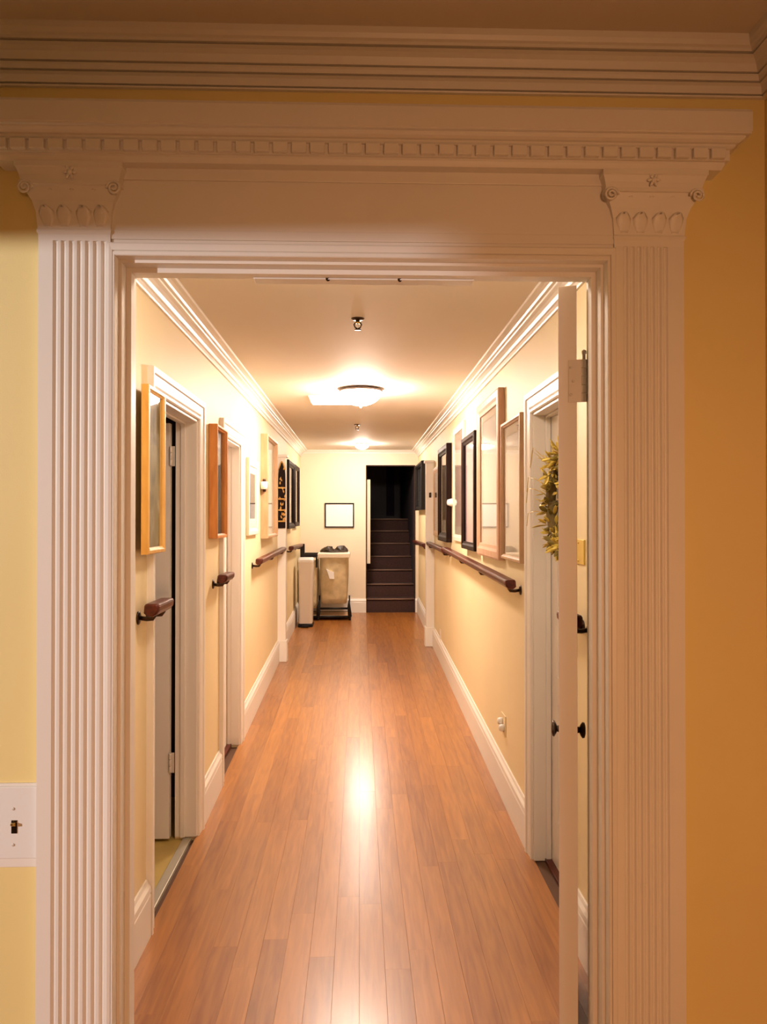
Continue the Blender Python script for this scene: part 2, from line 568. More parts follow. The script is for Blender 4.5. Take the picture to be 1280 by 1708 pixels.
def fluted(x0, x1, f0, f1, n=7):
    pts = [(x0, FY0)]
    pts.append((x0, PY))
    w = (f1 - f0) / n
    for i in range(n):
        a = f0 + i * w + w * 0.17
        b = f0 + (i + 1) * w - w * 0.17
        for k in range(9):
            t = k / 8
            pts.append((a + (b - a) * t, PY + (b - a) * 0.46 * math.sin(PI * t)))
    pts += [(x1, PY), (x1, FY0)]
    return pts


for (x0, x1), (f0, f1) in ((PL, FL), (PR, FR)):
    pts = fluted(x0, x1, f0, f1)
    n = len(pts)
    mb = MB()
    mb.loft([[(x, y, z) for x, y in pts] for z in (0.24, PZ)])
    mb.build('pilaster', M['trim'], sur)
    mb = MB()
    mb.box(x0 - 0.012, x1 + 0.004, FY0, PY - 0.012, 0, 0.2)
    mb.box(x0 - 0.008, x1 + 0.003, FY0, PY - 0.008, 0.2, 0.225)
    mb.box(x0 - 0.003, x1 + 0.001, FY0, PY - 0.004, 0.225, 0.242)
    mb.build('plinth', M['trim'], sur, 0.003)

# inner casing beads and jambs
CASE = [(0.0, 0.0), (0.0, 0.028), (0.06, 0.030), (0.30, 0.030), (0.36, 0.0265), (0.42, 0.030), (0.90, 0.031), (1.0, 0.029), (1.0, 0.0)]
wl, wr_, wt = OX0 - PL[1] + 0.002, PR[0] - OX1 + 0.002, 0.026
rings = []
for px_, sx, wx_, zz_, wz_ in ((OX0, -1, wl, 0.0, 0.0), (OX0, -1, wl, OZ, wt), (OX1, 1, wr_, OZ, wt), (OX1, 1, wr_, 0.0, 0.0)):
    rings.append([(px_ + sx * a * wx_, FY0 - d, zz_ + a * wz_) for a, d in CASE])
MB().loft(rings).build('casing', M['trim'], sur)
JP = [(-0.004, FY0 - 0.002), (0.006, FY0 - 0.002), (0.006, FY0 + 0.030), (0.016, FY0 + 0.030), (0.016, FY0 + 0.052), (0.006, FY0 + 0.052), (0.006, FY1 + 0.004), (-0.004, FY1 + 0.004)]
rings = []
for px_, sx, zz_, top in ((OX0, 1, 0.0, 0), (OX0, 1, OZ, 1), (OX1, -1, OZ, 1), (OX1, -1, 0.0, 0)):
    rings.append([(px_ + sx * a, y, zz_ - a * top) for a, y in JP])
MB().loft(rings).build('jamb', M['trim'], sur)

# frieze / architrave board with fillets
FZ1 = 2.222
mb = MB()
mb.box(PL[0] + 0.01, PR[1] - 0.01, FY0, FYZ, OZ + 0.0255, FZ1)
mb.box(PL[1] - 0.02, PR[0] + 0.02, FYZ, FYZ - 0.004, at_y(600, 306, FYZ).z, FZ1)
mb.box(PL[1] - 0.01, PR[0] + 0.01, FYZ, FYZ - 0.003, at_y(600, 404, FYZ).z, at_y(600, 388, FYZ).z)
mb.build('frieze', M['trim'], sur, 0.002)

# cornice (profile lofted round with mitred returns)
CP = [(0.0, 2.2205), (0.048, 2.2205), (0.050, 2.224), (0.053, 2.230), (0.053, 2.2345), (0.060, 2.2350), (0.060, 2.2560), (0.064, 2.2570), (0.068, 2.2605), (0.068, 2.2640),
      (0.073, 2.2650), (0.079, 2.2690), (0.082, 2.2730), (0.082, 2.2755), (0.090, 2.2758), (0.090, 2.2790), (0.0915, 2.2800), (0.0915, 2.3180), (0.088, 2.3246), (0.0, 2.3246)]
CL, CR = PL[0] - 0.028, PR[1] + 0.018


def cornice_ring(p, z):
    return [(CL - p, FY0, z), (CL - p, FY0 - p, z), (CR + p, FY0 - p, z), (CR + p, FY0, z)]


cor = MB().loft([cornice_ring(p, z) for p, z in CP], close=True, caps=True).build('cornice', M['trim'], sur)
dent_me = None
x = CL - 0.045
pitch = at_y(380, 246, FY0 - 0.06).x - at_y(349, 246, FY0 - 0.06).x
while x < CR + 0.05:
    if dent_me is None:
        d = MB().box(0, pitch * 0.80, 0, -0.011, 0, 0.0195).build('dentil', M['trim'], cor, 0.0012, 1)
        dent_me = d.data
        # mesh was offset by the parent; rebuild in local coordinates
        off = parent_world(cor)
        for v in dent_me.vertices:
            v.co += off
    else:
        d = d.copy()
        COL.objects.link(d)
    d.location = (x, -0.060, 2.2362)
    x += pitch

# capitals


def capital(px0, px1, out_l, out_r):
    rings = []
    for z, q, pr in [(PZ - 0.012, 0.0, 0.0), (PZ, 0.0, 0.001), (PZ + 0.004, 0.06, 0.004), (PZ + 0.008, 0.06, 0.004), (PZ + 0.012, 0.02, 0.002), (PZ + 0.045, 0.10, 0.004),
                     (PZ + 0.065, 0.28, 0.008), (PZ + 0.080, 0.52, 0.014), (PZ + 0.092, 0.66, 0.018), (PZ + 0.093, 0.80, 0.022), (PZ + 0.100, 0.80, 0.022),
                     (PZ + 0.101, 0.74, 0.020), (PZ + 0.112, 0.82, 0.022), (PZ + 0.124, 0.95, 0.026), (PZ + 0.126, 1.0, 0.028), (PZ + 0.136, 1.0, 0.028)]:
        a, b = px0 - out_l * q, px1 + out_r * q
        rings.append([(a, FY0, z), (a, PY - pr, z), (b, PY - pr, z), (b, FY0, z)])
    c = MB().loft(rings).build('capital', M['trim'], sur)
    cx = (px0 + px1) / 2
    wid = px1 - px0

    def leafmesh(x, z0, h, w, lean):
        mb = MB()
        rows = 7
        rr = []
        for i in range(rows):
            t = i / (rows - 1)
            hw = w * (0.55 + 0.45 * math.sin(PI * min(1, t * 1.1))) * (1 - 0.75 * max(0, t - 0.7) / 0.3)
            out = 0.003 + 0.010 * t ** 2 + (0.006 if 0.8 < t < 0.99 else 0)
            zz = z0 + h * (t if t < 0.9 else 0.9 - (t - 0.9) * 0.6)
            xx = x + lean * t
            rr.append([(xx - hw, PY - out + 0.004, zz), (xx - hw * 0.5, PY - out - 0.002, zz + 0.001), (xx, PY - out + 0.0005, zz + 0.002),
                       (xx + hw * 0.5, PY - out - 0.002, zz + 0.001), (xx + hw, PY - out + 0.004, zz)])
        mb.loft(rr, close=False, caps=False, smooth=True)
        o = mb.build('acanthus_leaf', M['trim'], c)
        so = o.modifiers.new('solid', 'SOLIDIFY')
        so.thickness = 0.003

    for k in (-1.0, -0.36, 0.36, 1.0):
        leafmesh(cx + k * wid * 0.36, PZ + 0.014, 0.046, wid * 0.125, k * 0.004)
    for k in (-0.7, 0.0, 0.7):
        leafmesh(cx + k * wid * 0.36, PZ + 0.046, 0.046, wid * 0.10, k * 0.012)
    for s, e, out in ((-1, px0, out_l), (1, px1, out_r)):
        pts = []
        vc = Vector((e + s * out * 0.45, PY - 0.024, PZ + 0.084))
        for i in range(34):
            a = i / 33 * 2 * PI * 1.9
            r = 0.0145 * (1 - i / 40)
            pts.append(vc + Vector((s * -math.cos(a) * r, -0.002 - i * 0.0001, math.sin(a) * r)))
        MB().tube(pts, 0.0026, 6).build('volute', M['trim'], c)
    mb = MB()
    fc = Vector((cx, PY - 0.026, PZ + 0.114))
    mb.lathe([(0.006, -0.002), (0.006, 0.003), (0.003, 0.006), (0.0, 0.007)], fc, (0, -1, 0), 12)
    for i in range(6):
        a = i * PI / 3
        mb.lathe([(0.0001, -0.006), (0.003, -0.003), (0.0035, 0), (0.003, 0.003), (0.0001, 0.006)], fc + Vector((math.cos(a) * 0.0085, -0.001, math.sin(a) * 0.0085)),
                 (math.cos(a), 0, math.sin(a)), 8)
    mb.build('flower', M['trim'], c)


YC = PY - 0.02
capital(PL[0], PL[1], PL[0] - at_y(26, 272, YC).x, at_y(206, 280, YC).x - PL[1])
capital(PR[0], PR[1], PR[0] - at_y(1005, 284, YC).x, at_y(1180, 284, YC).x - PR[1])

# ------------------------------------------------------------------ metal strip under the head of the doorway
hx0, hx1 = at_y(424, 458, 1.665).x, at_y(790, 458, 1.665).x
st = thing('head_strip', (0.5 * (hx0 + hx1), 1.67, OZ - 0.006), 'white metal strip with two dark screws under the doorway head', 'metal strip')
MB().box(hx0, hx1, 1.654, 1.692, OZ - 0.019, OZ - 0.006).build('strip', M['whiteplastic'], st, 0.0015)
for q in (547, 667):
    p = at_y(q, 456, 1.655)
    MB().lathe([(0.0, -0.004), (0.0045, -0.003), (0.005, 0.0), (0.005, 0.002)], (p.x, 1.656, OZ - 0.017), (0.3, -0.8, -0.5), 10).build('screw', M['bronze'], st)

# ------------------------------------------------------------------ light switch
p0, p1 = at_y(-70, 1310, FY0), at_y(56, 1428, FY0)
q0, q1 = at_y(-70, 1306, FY0), at_y(58, 1444, FY0)
sw = thing('light_switch', (0.5 * (p0.x + p1.x), FY0, 0.5 * (p0.z + p1.z)), 'white toggle switch plate on yellow wall beside fluted pilaster', 'light switch')
lx = PL[0] - 0.001
MB().box(q0.x, lx, FY0, FY0 - 0.006, q1.z, q0.z).build('backing_board', M['trim'], sw, 0.001)
MB().box(p0.x, lx - 0.001, FY0 - 0.006, FY0 - 0.012, p1.z, p0.z).build('plate', M['whiteplastic'], sw, 0.002)
tc_ = at_y(24, 1379, FY0 - 0.012)
MB().box(tc_.x - 0.0055, tc_.x + 0.0055, FY0 - 0.012, FY0 - 0.0135, tc_.z - 0.013, tc_.z + 0.013).build('toggle_slot', M['bronze'], sw)
mb = MB()
mb.loft([[(tc_.x - 0.004, FY0 - 0.012, tc_.z + 0.000), (tc_.x + 0.004, FY0 - 0.012, tc_.z), (tc_.x + 0.004, FY0 - 0.012, tc_.z + 0.009), (tc_.x - 0.004, FY0 - 0.012, tc_.z + 0.009)],
         [(tc_.x - 0.003, FY0 - 0.024, tc_.z + 0.006), (tc_.x + 0.003, FY0 - 0.024, tc_.z + 0.006), (tc_.x + 0.003, FY0 - 0.024, tc_.z + 0.011), (tc_.x - 0.003, FY0 - 0.024, tc_.z + 0.011)]])
mb.build('toggle', M['brass'], sw, 0.0008)
for dz in (0.036, -0.036):
    MB().lathe([(0.003, 0.0), (0.003, 0.001), (0.0015, 0.0016)], (tc_.x - 0.002, FY0 - 0.012, tc_.z + dz), (0, -1, 0), 10).build('screw', M['nickel'], sw)


# ------------------------------------------------------------------ door leaves


def panel_leaf(mb_frame, panels, mp, L, T, z0, z1, rows=((0.10, 0.36), (0.42, 0.70), (0.76, 0.93))):
    """stile and rail door leaf; mp maps (u, n, z). Panels listed to be built apart"""
    st_ = 0.11
    H = z1 - z0
    mb_frame.box(0, st_, 0, T, z0, z1, mp)
    mb_frame.box(L - st_, L, 0, T, z0, z1, mp)
    mid = L / 2
    mb_frame.box(mid - 0.045, mid + 0.045, 0, T, z0, z1, mp)
    zs = [z0]
    for a, b in rows:
        zs += [z0 + a * H, z0 + b * H]
    zs.append(z1)
    for i in range(0, len(zs), 2):
        for u0, u1 in ((st_, mid - 0.045), (mid + 0.045, L - st_)):
            mb_frame.box(u0, u1, 0, T, zs[i], zs[i + 1], mp)
    for i in range(1, len(zs) - 1, 2):
        for u0, u1 in ((st_, mid - 0.045), (mid + 0.045, L - st_)):
            m_ = MB()
            a, b, c, d = u0, u1, zs[i], zs[i + 1]
            e = min(0.03, (b - a) * 0.3)
            for n0, n1 in ((T * 0.5, 0.003), (T * 0.5, T - 0.003)):
                r0 = [(a, n0, c), (b, n0, c), (b, n0, d), (a, n0, d)]
                r1 = [(a, n0 + (n1 - n0) * 0.3, c), (b, n0 + (n1 - n0) * 0.3, c), (b, n0 + (n1 - n0) * 0.3, d), (a, n0 + (n1 - n0) * 0.3, d)]
                r2 = [(a + e, n1, c + e), (b - e, n1, c + e), (b - e, n1, d - e), (a + e, n1, d - e)]
                m_.loft([[mp(*q) for q in r] for r in (r0, r1, r2)])
            panels.append(m_)


def knob(parent, mp, u, n, z, sgn, out=0.05, name='knob', m='bronze', r=0.026):
    o = Vector(mp(u, n, z))
    ax = (Vector(mp(u, n + sgn, z)) - o).normalized()
    MB().lathe([(r * 1.1, 0.0), (r * 1.1, 0.003), (r * 0.9, 0.006), (r * 0.42, 0.009), (r * 0.36, out * 0.45), (r * 0.7, out * 0.55), (r, out * 0.72),
                (r * 0.92, out * 0.9), (r * 0.5, out * 0.99), (0.0, out)], o, ax, 20).build(name, M[m], parent)


# entry door swung open into the corridor
PHI = math.radians(15.0)
A = Vector((at_y(932, 900, 1.712).x, 1.712, 0))
DU = Vector((math.sin(PHI), math.cos(PHI), 0))
DN = Vector((math.cos(PHI), -math.sin(PHI), 0))
T = 0.040
door = thing('door_1', (A.x, A.y, 0), 'white panelled door swung wide open, seen on its hinge edge', 'door', kind='structure')


def mpd(u, n, z):
    return A + DU * u + DN * n + Vector((0, 0, z))


fr, pans = MB(), []
panel_leaf(fr, pans, mpd, 0.90, T, 0.012, OZ - 0.012)
fr.build('leaf', M['trim'], door, 0.0012)
for q in pans:
    q.build('panel', M['trim'], door)
for zc in (at_y(960, 636, 1.705).z, 0.26):
    h = MB()
    h.box(-0.0022, 0.0002, T * 0.55, T + 0.012, zc - 0.047, zc + 0.047, mpd)
    ho = h.build('hinge', M['nickel'], door, 0.0006)
    pin = mpd(-0.001, T + 0.0155, zc)
    for k in range(5):
        MB().lathe([(0.0058, -0.0088), (0.0062, -0.008), (0.0062, 0.008), (0.0058, 0.0088)], pin + Vector((0, 0, (k - 2) * 0.0188)), (0, 0, 1), 12).build('knuckle', M['nickel'], ho)
    MB().lathe([(0.0035, 0.045), (0.0035, 0.058), (0.005, 0.059), (0.005, 0.066), (0.0, 0.069)], pin, (0, 0, 1), 10).build('hinge_pin', M['nickel'], ho)
    for k in (-1, 0, 1):
        MB().lathe([(0.0035, 0), (0.0028, 0.0012), (0, 0.0014)], mpd(-0.0022, T * (0.68 + 0.12 * (k == 0)), zc + k * 0.03), -DU, 8).build('screw', M['nickel'], ho)
KZ = at_y(928, 1217, 2.5).z
knob(door, mpd, 0.825, T, KZ, 1, 0.036)
knob(door, mpd, 0.825, 0.0, KZ, -1, 0.032)


# recessed doorways off the corridor


def side_door(name, s, y0, y1, label, WN=0.09):
    z0 = zf((y0 + y1) / 2) - 0.02
    root = thing(name, (s * WALL, (y0 + y1) / 2, 0), label, 'door', kind='structure')
    W = 0.09

    mb = MB()
    prof = [(0.0, 0.0), (0.0, 0.012), (0.06, 0.016), (0.16, 0.016), (0.22, 0.012), (0.30, 0.015), (0.70, 0.018), (0.76, 0.024), (1.0, 0.024), (1.0, 0.0)]
    rg = []
    for yy, sy, wy, zz_, wz in ((y0, -1, WN, None, 0), (y0, -1, WN, DZ, W), (y1, 1, W, DZ, W), (y1, 1, W, None, 0)):
        rg.append([(s * (WALL - d), yy + sy * a * wy, (zf(yy) if zz_ is None else zz_) + a * wz) for a, d in prof])
    MB().loft(rg).build('casing', M['trim'], root)
    mb = MB()
    x0, x1 = s * (WALL - 0.004), s * (WALL + 0.098)
    mb.box(x0, x1, y1 - 0.012, y1, zf(y1) if y1 > 3.6 else 0, DZ)
    mb.box(x0, x1, y0, y0 + 0.012, zf(y0), DZ)
    mb.box(x0, x1, y0, y1, DZ - 0.012, DZ)
    mb.box(s * (WALL + 0.050), s * (WALL + 0.072), y1 - 0.022, y1 - 0.012, zf(y1), DZ - 0.012)
    mb.box(s * (WALL + 0.050), s * (WALL + 0.072), y0 + 0.012, y0 + 0.022, zf(y0), DZ - 0.012)
    mb.box(s * (WALL + 0.050), s * (WALL + 0.072), y0, y1, DZ - 0.022, DZ - 0.012)
    mb.build('jamb', M['trim'], root, 0.002)
    return root


d2 = side_door('door_2', -1, DL1[0], DL1[1], 'first recessed doorway beside the gilt framed landscape, its white door opened inward', 0.06)
lx0 = at_y(283, 1000, 3.70).x


def mp2(u, n, z):
    return Vector((lx0 - u, 3.70 + n, z))


fr, pans = MB(), []
panel_leaf(fr, pans, mp2, 0.66, 0.04, 0.012, DZ - 0.02)
fr.build('leaf', M['trim'], d2, 0.001)
for q in pans:
    q.build('panel', M['trim'], d2)
for zc in (at_y(287, 761, 3.70).z, at_y(287, 1272, 3.70).z):
    mb = MB()
    mb.box(lx0 - 0.002, -WALL - 0.094, 3.697, 3.70, zc - 0.047, zc + 0.047)
    ho = mb.build('hinge', M['nickel'], d2, 0.0008)
    for k in range(3):
        MB().lathe([(0.006, -0.014), (0.0065, -0.013), (0.0065, 0.013), (0.006, 0.014)], (lx0 + 0.004, 3.696, zc + (k - 1) * 0.03), (0, 0, 1), 10).build('knuckle', M['nickel'], ho)

d3 = side_door('door_3', -1, DL2[0], DL2[1], 'second recessed doorway beyond the orange wood frame')


def mp3(u, n, z):
    return Vector((-WALL - 0.074 - n, DL2[0] + 0.013 + u, z))


fr, pans = MB(), []
panel_leaf(fr, pans, mp3, DL2[1] - DL2[0] - 0.026, 0.04, zf(4.9) + 0.008, DZ - 0.014)
fr.build('leaf', M['trim'], d3, 0.001)
for q in pans:
    q.build('panel', M['trim'], d3)
knob(d3, mp3, 0.06, 0.0, 0.95, -1)

d4 = side_door('door_4', 1, DR1[0], DR1[1], 'recessed doorway hung with the golden wreath')


def mp4(u, n, z):
    return Vector((WALL + 0.074 + n, DR1[0] + 0.013 + u, z))


fr, pans = MB(), []
panel_leaf(fr, pans, mp4, DR1[1] - DR1[0] - 0.026, 0.04, 0.008, DZ - 0.014)
fr.build('leaf', M['trim'], d4, 0.001)
for q in pans:
    q.build('panel', M['trim'], d4)
MB().box(WALL + 0.045, WALL + 0.098, DR1[0], DR1[1], -0.01, 0.012).build('sill', M['rail'], d4, 0.002)
MB().box(-WALL - 0.098, -WALL - 0.045, DL2[0], DL2[1], 0.0, zf(5.0) + 0.010).build('sill', M['rail'], d3, 0.002)

# ------------------------------------------------------------------ handrails
HPROF = []
for a in range(16):
    t_ = 2 * PI * a / 16
    HPROF.append((0.060 + 0.022 * math.cos(t_) * (1.0 if math.cos(t_) > 0 else 1.1), 0.030 * math.sin(t_) * (1.0 if math.sin(t_) > 0 else 1.05)))


def handrail(s, y0, y1, zc, label, zc1=None):
    zc1 = zc if zc1 is None else zc1
    root = thing('handrail', (s * WALL, (y0 + y1) / 2, zc), label, 'handrail', 'dark wooden handrails along the corridor')

    def zz(y):
        return zc + (zc1 - zc) * (y - y0) / (y1 - y0)

    prof = [(0.030, -0.010), (0.032, 0.016), (0.036, 0.022), (0.042, 0.024), (0.078, 0.024), (0.084, 0.021), (0.087, 0.014), (0.085, -0.002), (0.076, -0.014), (0.062, -0.022), (0.044, -0.022)]
    e = min(0.012, (y1 - y0) * 0.2)
    rings = []
    for y, k in ((y0, 0.72), (y0 + e * 0.4, 0.93), (y0 + e, 1.0), (y1 - e, 1.0), (y1 - e * 0.4, 0.93), (y1, 0.72)):
        rings.append([(s * (WALL - (0.058 + (p - 0.058) * k)), y, zz(y) + (z - 0.003) * k + 0.003) for p, z in prof])
    MB().loft(rings, smooth=False).build('rail', M['rail'], root, 0.002)
    n = max(2, int((y1 - y0) / 0.8) + 1)
    ins = min(0.05, (y1 - y0) * 0.22)
    for k in range(n):
        y = y0 + ins + (y1 - y0 - 2 * ins) * k / (n - 1)
        mb = MB()
        mb.lathe([(0.024, 0.0), (0.024, 0.004), (0.018, 0.007), (0.008, 0.009)], (s * WALL, y, zz(y) - 0.030), (-s, 0, 0), 14)
        mb.tube([(s * (WALL - 0.004), y, zz(y) - 0.030), (s * (WALL - 0.030), y, zz(y) - 0.034), (s * (WALL - 0.050), y, zz(y) - 0.033), (s * (WALL - 0.060), y, zz(y) - 0.018)], 0.008, 8)
        mb.build('bracket', M['bronze'], root)
    return root


handrail(-1, 2.71, 2.93, EYE - 0.318, 'stubby dark red handrail below the gilt framed picture')
handrail(-1, 4.10, 4.34, EYE - 0.318, 'stubby dark handrail below the deep orange framed picture')
handrail(-1, 5.60, 7.39, EYE - 0.310, 'handrail ending at the white pilaster strip below the cream frame and the tan box frame', EYE - 0.292)
handrail(-1, 8.2, 9.55, EYE - 0.315, 'dark handrail past the pilaster leading to the slim bin', EYE - 0.33)
handrail(1, 2.57, 2.72, EYE - 0.345, 'short dark handrail on the wall behind the open door')
handrail(1, 3.68, 6.50, EYE - 0.315, 'longest handrail, beginning under the pale glazed picture near the wreath', EYE - 0.262)
handrail(1, 6.60, 8.06, EYE - 0.275, 'handrail between the long rail and the hooked pilaster strip', EYE - 0.262)
handrail(1, 8.6, 10.1, EYE - 0.30, 'last dark handrail beside the stair opening')


# ------------------------------------------------------------------ pictures


def picture(name, label, mp, u0, u1, v0, v1, dep, rail, fmat, pmat, mount=0.0, glass=True, cat='picture', group=None, loc=None, lip=0.35, plain_frame=True, mountmat='mat'):
    root = thing(name, loc if loc is not None else mp((u0 + u1) / 2, (v0 + v1) / 2, 0), label, cat, group)
    prof = [(0.0, 0.0), (0.0, dep * 0.9), (rail * 0.12, dep), (rail * 0.55, dep), (rail * 0.75, dep * 0.82), (rail, dep * 0.72), (rail, dep * lip), (rail, 0.0)]
    corners = [(u0, v0, 1, 1), (u1, v0, -1, 1), (u1, v1, -1, -1), (u0, v1, 1, -1)]
    rings = [[mp(cu + su * a, cv + sv * a, n) for a, n in prof] for cu, cv, su, sv in corners]
    mb = MB()
    n_ = len(prof)
    v = [p for r in rings for p in r]
    f = []
    for k in range(4):
        k2 = (k + 1) % 4
        for i in range(n_ - 1):
            f.append((k * n_ + i, k2 * n_ + i, k2 * n_ + i + 1, k * n_ + i + 1))
    mb.add(v, f)
    mb.build('frame', M[fmat], root)
    a = rail
    if mount:
        m_ = MB()
        iu0, iu1, iv0, iv1 = u0 + a, u1 - a, v0 + a, v1 - a
        h = dep * 0.42
        outer = [(iu0, iv0), (iu1, iv0), (iu1, iv1), (iu0, iv1)]
        inner = [(iu0 + mount, iv0 + mount * 1.3), (iu1 - mount, iv0 + mount * 1.3), (iu1 - mount, iv1 - mount), (iu0 + mount, iv1 - mount)]
        vv = [mp(p, q, h) for p, q in outer] + [mp(p, q, h) for p, q in inner] + [mp(p, q, h - 0.002) for p, q in inner]
        ff = [(i, (i + 1) % 4, 4 + (i + 1) % 4, 4 + i) for i in range(4)] + [(4 + i, 4 + (i + 1) % 4, 8 + (i + 1) % 4, 8 + i) for i in range(4)]
        m_.add(vv, ff)
        m_.build('mount', M[mountmat], root)
    MB().box(u0 + a * 0.9, u1 - a * 0.9, v0 + a * 0.9, v1 - a * 0.9, dep * 0.15, dep * 0.35, lambda p, q, n: mp(p, q, n)).build('print', pmat, root)
    if glass:
        MB().box(u0 + a * 0.95, u1 - a * 0.95, v0 + a * 0.95, v1 - a * 0.95, dep * 0.55, dep * 0.55 + 0.0015, lambda p, q, n: mp(p, q, n)).build('glass_pane', M['glass' if glass is True else glass], root)
    return root


def side_map(s):
    return lambda u, v, n: Vector((s * (WALL - n - 0.002), u, v))


def end_map(u, v, n):
    return Vector((u, YE - n - 0.002, v))


LM, RM = side_map(-1), side_map(1)
P = {
    'land': print_mat('misty_landscape_print', [(0.02, 0.018, 0.008), (0.12, 0.10, 0.03), (0.17, 0.15, 0.08), (0.36, 0.34, 0.27)], 5, (3, 2, 1.2), seed=2),
    'dark': print_mat('dark_green_print', [(0.015, 0.013, 0.008), (0.06, 0.05, 0.025), (0.14, 0.13, 0.08)], 5, (1, 1, 1), seed=5),
    'pale': print_mat('pale_print', [(0.70, 0.62, 0.48), (0.78, 0.72, 0.60)], 2, seed=1),
    'paleblue': print_mat('pale_bluish_print', [(0.52, 0.52, 0.50), (0.70, 0.66, 0.58), (0.76, 0.70, 0.58)], 2, (1, 1, 0.6), seed=4),
    'mauve': print_mat('mauve_print', [(0.34, 0.20, 0.24), (0.46, 0.30, 0.33), (0.55, 0.42, 0.42)], 2, (1, 1, 0.5), seed=3),
    'pink': print_mat('pale_pink_print', [(0.62, 0.42, 0.36), (0.72, 0.55, 0.46)], 2, (1, 1, 0.4), seed=6),
    'night': print_mat('night_print', [(0.02, 0.012, 0.01), (0.05, 0.03, 0.02), (0.10, 0.06, 0.03)], 6, seed=7),
    'grey': print_mat('grey_print', [(0.10, 0.11, 0.12), (0.22, 0.23, 0.24)], 3, seed=8),
    'brown': print_mat('brown_print', [(0.25, 0.17, 0.08), (0.40, 0.30, 0.18)], 3, (1, 1, 0.5), seed=9),
}


def zat(py, y):
    return EYE - (py - 865) / F * y


# west wall
picture('framed_picture', 'misty landscape in a gilt frame before the first recessed doorway', lambda u, v, n: LM(u, v, n + 0.024), 2.70, 2.935, zat(925, 2.68), zat(640, 2.68), 0.026, 0.022, 'gold', P['land'], glass='softglass')
picture('framed_picture', 'dark picture in a deep orange wooden frame between the two recessed doorways', LM, 4.03, 4.34, zat(898, 4.05), zat(708, 4.05), 0.044, 0.022, 'orangewood', P['dark'], glass='softglass')
picture('framed_picture', 'narrow dark print in a cream frame just past the second recessed doorway', LM, 5.34, 5.84, zat(893, 5.4), zat(764, 5.4), 0.022, 0.05, 'palewood', P['night'], 0.05, glass='softglass')
pt = picture('framed_picture', 'tall pale print in a deep tan box frame carrying a small white sensor', LM, 6.13, 6.86, zat(898, 6.15), zat(724, 6.15), 0.058, 0.03, 'tanwood', P['pale'], 0.05, glass='softglass')
se = thing('sensor_light', (-WALL + 0.03, 6.13, zat(810, 6.1)), 'small white glowing sensor with dark ends on the tan box frame', 'sensor')
sz = zat(810, 6.12)
MB().lathe([(0.012, -0.030), (0.026, -0.029), (0.028, 0.0), (0.026, 0.029), (0.012, 0.030)], (-WALL + 0.032, 6.105, sz), (0, 0, 1), 16).build('lens', M['whiteplastic'], se)
for d in (-1, 1):
    MB().lathe([(0.013, 0.030), (0.013, 0.046), (0.010, 0.050)], (-WALL + 0.032, 6.112, sz), (0, 0, d), 12).build('end_cap', M['bronze'], se)
picture('framed_picture', 'black framed dark picture just beyond the ornate ornament', LM, 8.05, 8.80, zat(882, 8.1), zat(767, 8.1), 0.05, 0.06, 'darkwood', P['night'])
picture('framed_picture', 'black framed dark picture nearest the end wall above the slim bin', LM, 8.98, 9.60, zat(878, 9.0), zat(775, 9.0), 0.04, 0.05, 'darkwood', P['night'])

# ornate ornament hanging on the pilaster strip
oy = 7.398
ol, orr = at_y(464.5, 820, oy).x, at_y(476.5, 820, oy).x
oz0, oz1 = zat(881, oy), zat(772, oy)
orn = thing('wall_ornament', ((ol + orr) / 2, oy, (oz0 + oz1) / 2), 'ornate dark arched wall ornament with gold leaves on the pilaster strip', 'ornament')
oc, hw = (ol + orr) / 2, (orr - ol) / 2
arch = [(-hw, oz0), (hw, oz0), (hw, oz1 - 0.16)] + [(hw * math.cos(a), oz1 - 0.16 + 0.16 * math.sin(a)) for a in [PI * k / 10 for k in range(1, 10)]] + [(-hw, oz1 - 0.16)]
MB().loft([[(oc + x, oy, z) for x, z in arch], [(oc + x, oy - 0.012, z) for x, z in arch]]).build('backboard', M['darkwood'], orn)
for k in range(4):
    z = oz0 + 0.06 + k * (oz1 - oz0 - 0.2) / 4
    MB().box(oc - hw * 0.95, oc + hw * 0.95, oy - 0.012, oy - 0.032, z, z + 0.012).build('shelf', M['gold'], orn, 0.002)
for k in range(22):
    z = oz0 + 0.05 + random.random() * (oz1 - oz0 - 0.1)
    MB().lathe([(0.0, -0.016), (0.006, -0.008), (0.007, 0.002), (0.003, 0.014), (0.0, 0.020)], (oc + random.uniform(-0.5, 0.9) * hw, oy - 0.018, z), (random.uniform(-.4, .4), -0.3, 1), 8).build(
        'gold_leaf', M['gold'], orn)
MB().tube([(oc - hw * 0.9, oy - 0.006, oz1 - 0.07), (oc - hw * 0.4, oy - 0.012, oz1 - 0.01), (oc, oy - 0.014, oz1 + 0.012), (oc + hw * 0.4, oy - 0.012, oz1 - 0.01), (oc + hw * 0.9, oy - 0.006, oz1 - 0.07)],
          0.006, 8).build('crest', M['gold'], orn)

